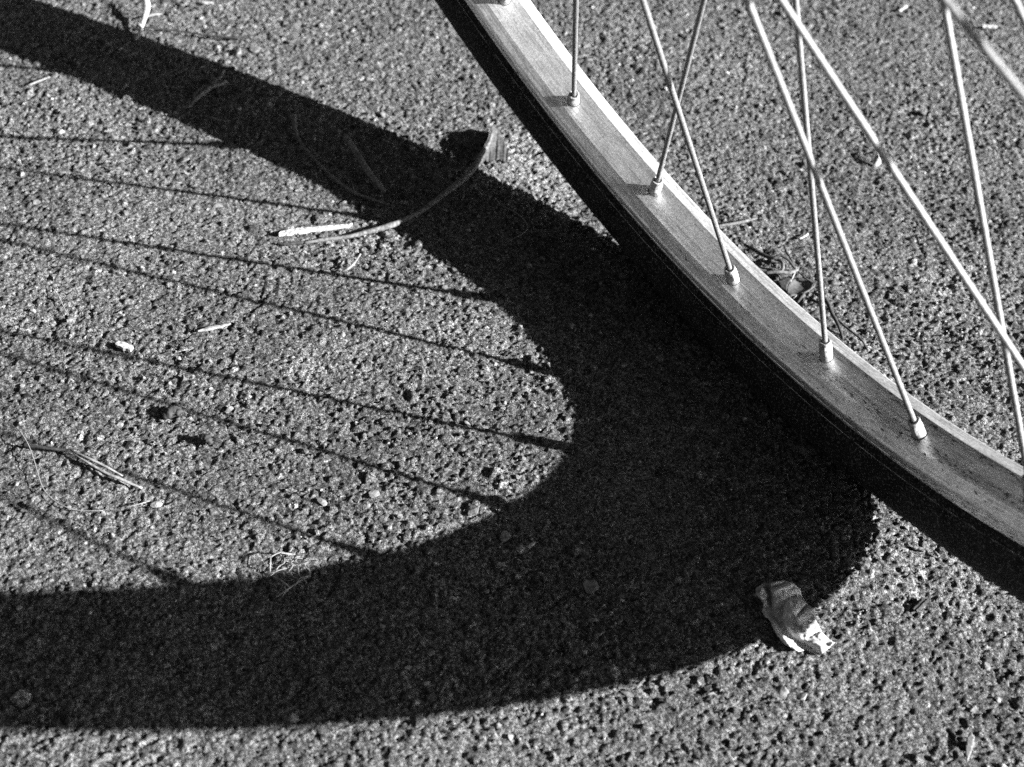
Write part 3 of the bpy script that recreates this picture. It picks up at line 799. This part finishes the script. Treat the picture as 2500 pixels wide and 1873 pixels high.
tw([(700, 430, 4), (780, 500, 4), (860, 545, 3.5), (840, 590, 3), (760, 640, 2.5), (640, 665, 1.8)], [.3, .4, .42, .42, .4, .3], M_brown_leaf, 'pale stalk looping round the right side of the cupped leaf', seed=16, name='grass_stalk', cat='grass')
tw([(760, 645, 3), (720, 700, 2.5), (690, 740, 1.5)], [.5, .7, .5], M_dark_twig, 'short dark twig below the cupped leaf at the rim edge', seed=17)
tw([(680, 670, 2.5), (655, 695, 2), (630, 715, 1)], [.35, .4, .3], M_grass, 'tiny pale stalk below the cupped leaf at the rim edge', seed=18, name='grass_stalk', cat='grass')
tw([(860, 640, 2), (940, 690, 4), (1000, 750, 5), (1040, 850, 5), (1080, 920, 4.5), (1120, 1010, 4), (1150, 1110, 3)], [.6, .9, .9, .85, .8, .75, .5], M_dark_twig, 'long dark twig curving down behind the rim, nearest the fourth nipple', seed=19)
tw([(1080, 890, 3), (1160, 970, 2.5), (1260, 1050, 2.2), (1340, 1120, 2), (1400, 1220, 1.4)], [.4, .5, .45, .4, .3], M_dark_twig, 'thin dark side twig running toward lower right behind the rim', seed=20)
tw([(780, 700, 1.5), (850, 720, 2.5), (930, 760, 2.5)], [.5, .7, .4], M_dark_twig, 'stubby dark twig crossing behind the spoke below the cupped leaf', seed=21)
tube_thing('twig', [(1752, 552, 1.8), (1790, 546, 2.2), (1820, 540, 2.2), (1848, 533, 1.4)], [.6, .7, .65, .4], M_twig, 'short grey twig touching the rim between the second and third nipple', 'twig', .12, 7, seed=22)
for k, (cx, cy) in enumerate([(1835, 612), (1872, 640), (1888, 668)]):
    pebble(cx, cy, 2.2 + .4 * k, M_dark_stone, ['uppermost dark crumb in the litter tucked behind the rim', 'middle dark crumb in the litter tucked behind the rim', 'lowest dark crumb in the litter, beside the cupped leaf'][k], .8)

def sheet(name, outline, hfun, mat, label, cat, spacing=0.55, thick=0.25, tone=None, parent=None):
    """Leaf: the ground area inside a pixel outline, lifted to hfun(px, py) mm and given thickness."""
    o = np.array(outline, float)
    x0, y0 = o.min(0); x1, y1 = o.max(0)
    st_ = spacing * 6.6
    xs = np.arange(x0, x1 + st_, st_); ys = np.arange(y0, y1 + st_, st_)
    def inside(px, py):
        c = False; j = len(o) - 1
        for i in range(len(o)):
            if (o[i, 1] > py) != (o[j, 1] > py) and px < (o[j, 0] - o[i, 0]) * (py - o[i, 1]) / (o[j, 1] - o[i, 1]) + o[i, 0]: c = not c
            j = i
        return c
    def snap(px, py):
        a = o; b = np.roll(o, -1, 0); d = b - a; q = np.array([px, py])
        t = np.clip(((q - a) * d).sum(1) / ((d * d).sum(1) + 1e-9), 0, 1); e = a + t[:, None] * d
        k = ((e - q) ** 2).sum(1).argmin(); return e[k], math.sqrt(((e[k] - q) ** 2).sum())
    idx = {}; vs = []; tn = []; pos = []
    def vert(i, j):
        if (i, j) not in idx:
            px, py = xs[i], ys[j]
            e, dist = snap(px, py)
            if not inside(px, py) or dist < st_ * 0.35: px, py = e
            idx[i, j] = len(vs); vs.append(at(px, py, hfun(px, py))); tn.append(1.0 if tone is None else tone(px, py))
        return idx[i, j]
    fs = []
    for i in range(len(xs) - 1):
        for j in range(len(ys) - 1):
            if inside(xs[i] + st_ / 2, ys[j] + st_ / 2):
                fs.append((vert(i, j), vert(i, j + 1), vert(i + 1, j + 1), vert(i + 1, j)))
    ob = add_mesh(name, vs, fs, mat, parent, tone=tn)
    sol = ob.modifiers.new('thickness', 'SOLIDIFY'); sol.thickness = thick * MM; sol.offset = -1
    if parent is None: tag(ob, label, cat)
    return ob

# crumpled leaf
def z6(x, y): return 1700 + x / 4.418, 1300 + y / 4.418
LOUT = [z6(*p) for p in [(640, 600), (680, 575), (725, 545), (800, 545), (860, 528), (900, 522), (960, 530), (1030, 535), (1075, 570), (1120, 605), (1135, 650), (1145, 690), (1165, 730), (1200, 770), (1250, 805), (1272, 840),
                         (1280, 900), (1300, 960), (1325, 1020), (1360, 1080), (1420, 1140), (1495, 1188), (1420, 1255), (1340, 1328), (1260, 1300), (1180, 1260), (1110, 1285), (1040, 1255), (960, 1215), (900, 1150), (850, 1080), (815, 1010), (800, 950), (740, 910), (710, 850), (725, 790), (700, 740), (640, 670)]]
CREASE = np.array([z6(*p) for p in [(1140, 680), (1060, 695), (990, 720), (945, 770), (925, 840), (925, 920), (945, 1000), (985, 1070), (1040, 1130), (1120, 1185), (1200, 1215), (1290, 1290), (1340, 1328)]])
def crease_dist(px, py):
    a = CREASE[:-1]; b = CREASE[1:]; d = b - a; q = np.array([px, py])
    t = np.clip(((q - a) * d).sum(1) / (d * d).sum(1), 0, 1); e = q - (a + t[:, None] * d); r = np.hypot(e[:, 0], e[:, 1]); i = r.argmin()
    return r[i] * (1 if d[i, 0] * e[i, 1] - d[i, 1] * e[i, 0] < 0 else -1)      # + on the lobe side
def ridge(x, y, pts, wd):
    p = np.array(pts, float); a = p[:-1]; d = p[1:] - a; q = np.array([x, y])
    t = np.clip(((q - a) * d).sum(1) / (d * d).sum(1), 0, 1); e = q - (a + t[:, None] * d)
    return math.exp(-((e ** 2).sum(1).min()) / wd ** 2)
def leaf_h(px, py):
    x, y = (px - 1700) * 4.418, (py - 1300) * 4.418
    c = crease_dist(px, py) / 6.6                                   # mm from the main fold
    q = np.array([[px, py]])
    n = float(gauss_noise(q, 30, 21, 2)[0]) * 0.7 + float(gauss_noise(q, 9, 22, 2)[0]) * 0.28
    if c > 0:
        h = 1.0 + 2.9 * (1 - math.exp(-c / 0.7)) - 0.02 * c * c - 1.0 * max(0, (y - 1000) / 330.0)
        h -= 1.3 * ridge(x, y, [(1205, 770), (1140, 840), (1095, 890)], 16)
        h -= 1.1 * ridge(x, y, [(1200, 1140), (1290, 1090), (1350, 1060)], 10)
        h -= 1.2 * ridge(x, y, [(1230, 1135), (1330, 1170), (1420, 1215)], 22)
        h += 0.7 * ridge(x, y, [(1000, 760), (1080, 900), (1180, 1100), (1380, 1250)], 30)
    elif y < 800 or x > 900 and y < 760:
        h = 1.2 + 2.4 * (1 - math.exp(c / 3.0))
        h += 0.9 * math.sin((y + 0.35 * x) / 13.0) * ridge(x, y, [(820, 590), (900, 570), (1000, 560)], 55)
        h -= 1.6 * ridge(x, y, [(740, 560), (790, 660), (790, 780)], 30)
        h -= 1.2 * ridge(x, y, [(1040, 700), (1135, 672)], 14)
        h += 1.0 * ridge(x, y, [(700, 600), (690, 680), (740, 760)], 30)
    else:
        h = 0.8 + 1.5 * math.exp(-((-c - 3.2) / 1.4) ** 2)
        h += 0.8 * ridge(x, y, [(740, 820), (800, 960), (880, 1090), (1000, 1200)], 16)
    return max(0.7, h + n)
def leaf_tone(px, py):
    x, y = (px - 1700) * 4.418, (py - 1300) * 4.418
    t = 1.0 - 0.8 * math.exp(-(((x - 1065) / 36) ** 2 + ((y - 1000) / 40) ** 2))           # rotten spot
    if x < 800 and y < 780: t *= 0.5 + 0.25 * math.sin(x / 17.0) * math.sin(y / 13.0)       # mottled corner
    t *= 1 - 0.55 * ridge(x, y, [(760, 600), (800, 760), (820, 900), (900, 1000)], 26)  # shade and dirt of the folds, darkened into the leaf colour along each crease
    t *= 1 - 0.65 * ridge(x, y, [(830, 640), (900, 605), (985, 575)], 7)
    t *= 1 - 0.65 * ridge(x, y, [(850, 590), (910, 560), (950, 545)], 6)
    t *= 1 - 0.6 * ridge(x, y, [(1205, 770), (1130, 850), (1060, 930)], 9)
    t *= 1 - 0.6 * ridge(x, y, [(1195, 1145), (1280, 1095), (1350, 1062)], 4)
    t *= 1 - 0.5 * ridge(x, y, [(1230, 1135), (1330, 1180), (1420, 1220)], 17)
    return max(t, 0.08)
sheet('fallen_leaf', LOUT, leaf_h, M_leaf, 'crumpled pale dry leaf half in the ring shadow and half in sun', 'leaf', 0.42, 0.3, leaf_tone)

# the frayed butt of the long bent twig: a splayed flap of bark standing up along its left edge
FL = [(1203, 308), (1212, 312), (1226, 335), (1242, 372), (1238, 396), (1215, 388), (1200, 400), (1184, 392), (1168, 404), (1160, 402), (1176, 372), (1190, 340)]
EDGE = np.array([(1203, 308), (1190, 340), (1176, 372), (1160, 402)], float)
def flap_h(px, py):
    x_e = np.interp(py, EDGE[:, 1], EDGE[:, 0]); d = max(0, px - x_e) / 6.2
    top = np.interp(py, [308, 340, 372, 402], [8.5, 7.5, 5.5, 3.0])
    return 0.9 + (top - 0.9) * math.exp(-d / 1.5) + 0.25 * math.sin(px / 1.7 + py / 30) * math.sin(px / 7.0 + 1) + 0.2 * math.sin(py / 6.0)
sheet('frayed_bark', FL, flap_h, M_flap, None, None, 0.35, 0.4, parent=twig)

# cupped leaf behind the rim
CUP = [z1(*p) for p in [(590, 640), (585, 580), (610, 530), (660, 500), (720, 490), (790, 510), (860, 545), (830, 600), (770, 640), (700, 665), (630, 670)]]
def cup_h(px, py):
    x, y = (px - 1780) * 4.142, (py - 560) * 4.142
    r = ((x - 720) / 140.0) ** 2 + ((y - 585) / 90.0) ** 2
    return 1.6 + 1.1 * min(r, 1.3) + (1.2 if x > 700 else 0) * (x - 700) / 150
sheet('fallen_leaf', CUP, cup_h, M_brown_leaf, 'small cupped brown leaf behind the rim between the third and fourth nipple', 'leaf', 0.5, 0.3)
sheet('fallen_leaf', [z1(*p) for p in [(490, 520), (600, 470), (660, 490), (600, 540), (580, 620), (520, 590)]], lambda x, y: 2.2 + 0.03 * (x - 1900), M_brown_leaf, 'flat brown leaf scrap tucked under the left side of the cupped leaf', 'leaf', 0.5, 0.3)
sheet('leaf_scrap', [z1(*p) for p in [(700, 60 + 30), (760, 50), (800, 30), (805, 50), (770, 80), (720, 100)]], lambda x, y: 1.6, M_straw, 'small pale leaf scrap beside the fourth spoke, above the litter', 'leaf scrap', 0.4, 0.2)
sheet('fallen_leaf', [(-8, 1478), (10, 1468), (22, 1458), (14, 1474), (2, 1492), (-8, 1502)], lambda x, y: 3.0, M_brown_leaf, 'grey leaf tip poking in at the left edge inside the lower shadow', 'leaf', 0.5, 0.3)
sheet('bark_flake', [(2360, 1800), (2372, 1787), (2380, 1800), (2374, 1830), (2362, 1860), (2357, 1840)], lambda x, y: 1.8 + .02 * (x - 2360), M_grass, 'pale bark flake on the sunlit asphalt near the lower right corner', 'bark flake', 0.5, 0.4)
# black crumbs lying on the sunlit area at the left
for k, (pp, lb) in enumerate([([(398, 1018, .8), (410, 1013, 1.6), (418, 1003, 1.8), (436, 1002, 1.4), (432, 1012, 1.2)], 'black crumb of charred bark between two spoke shadows, left of the middle'), ([(492, 1078, 1), (500, 1070, 2.4), (510, 1076, 2.2), (514, 1084, 1)], 'round black crumb just below the charred bark crumb')]):
    tube_thing('bark_crumb', pp, [1.0, 1.7, 1.6, 1.0], bpy.data.materials['dark_stone'], lb, 'bark crumb', 0.3, 7, seed=30 + k)
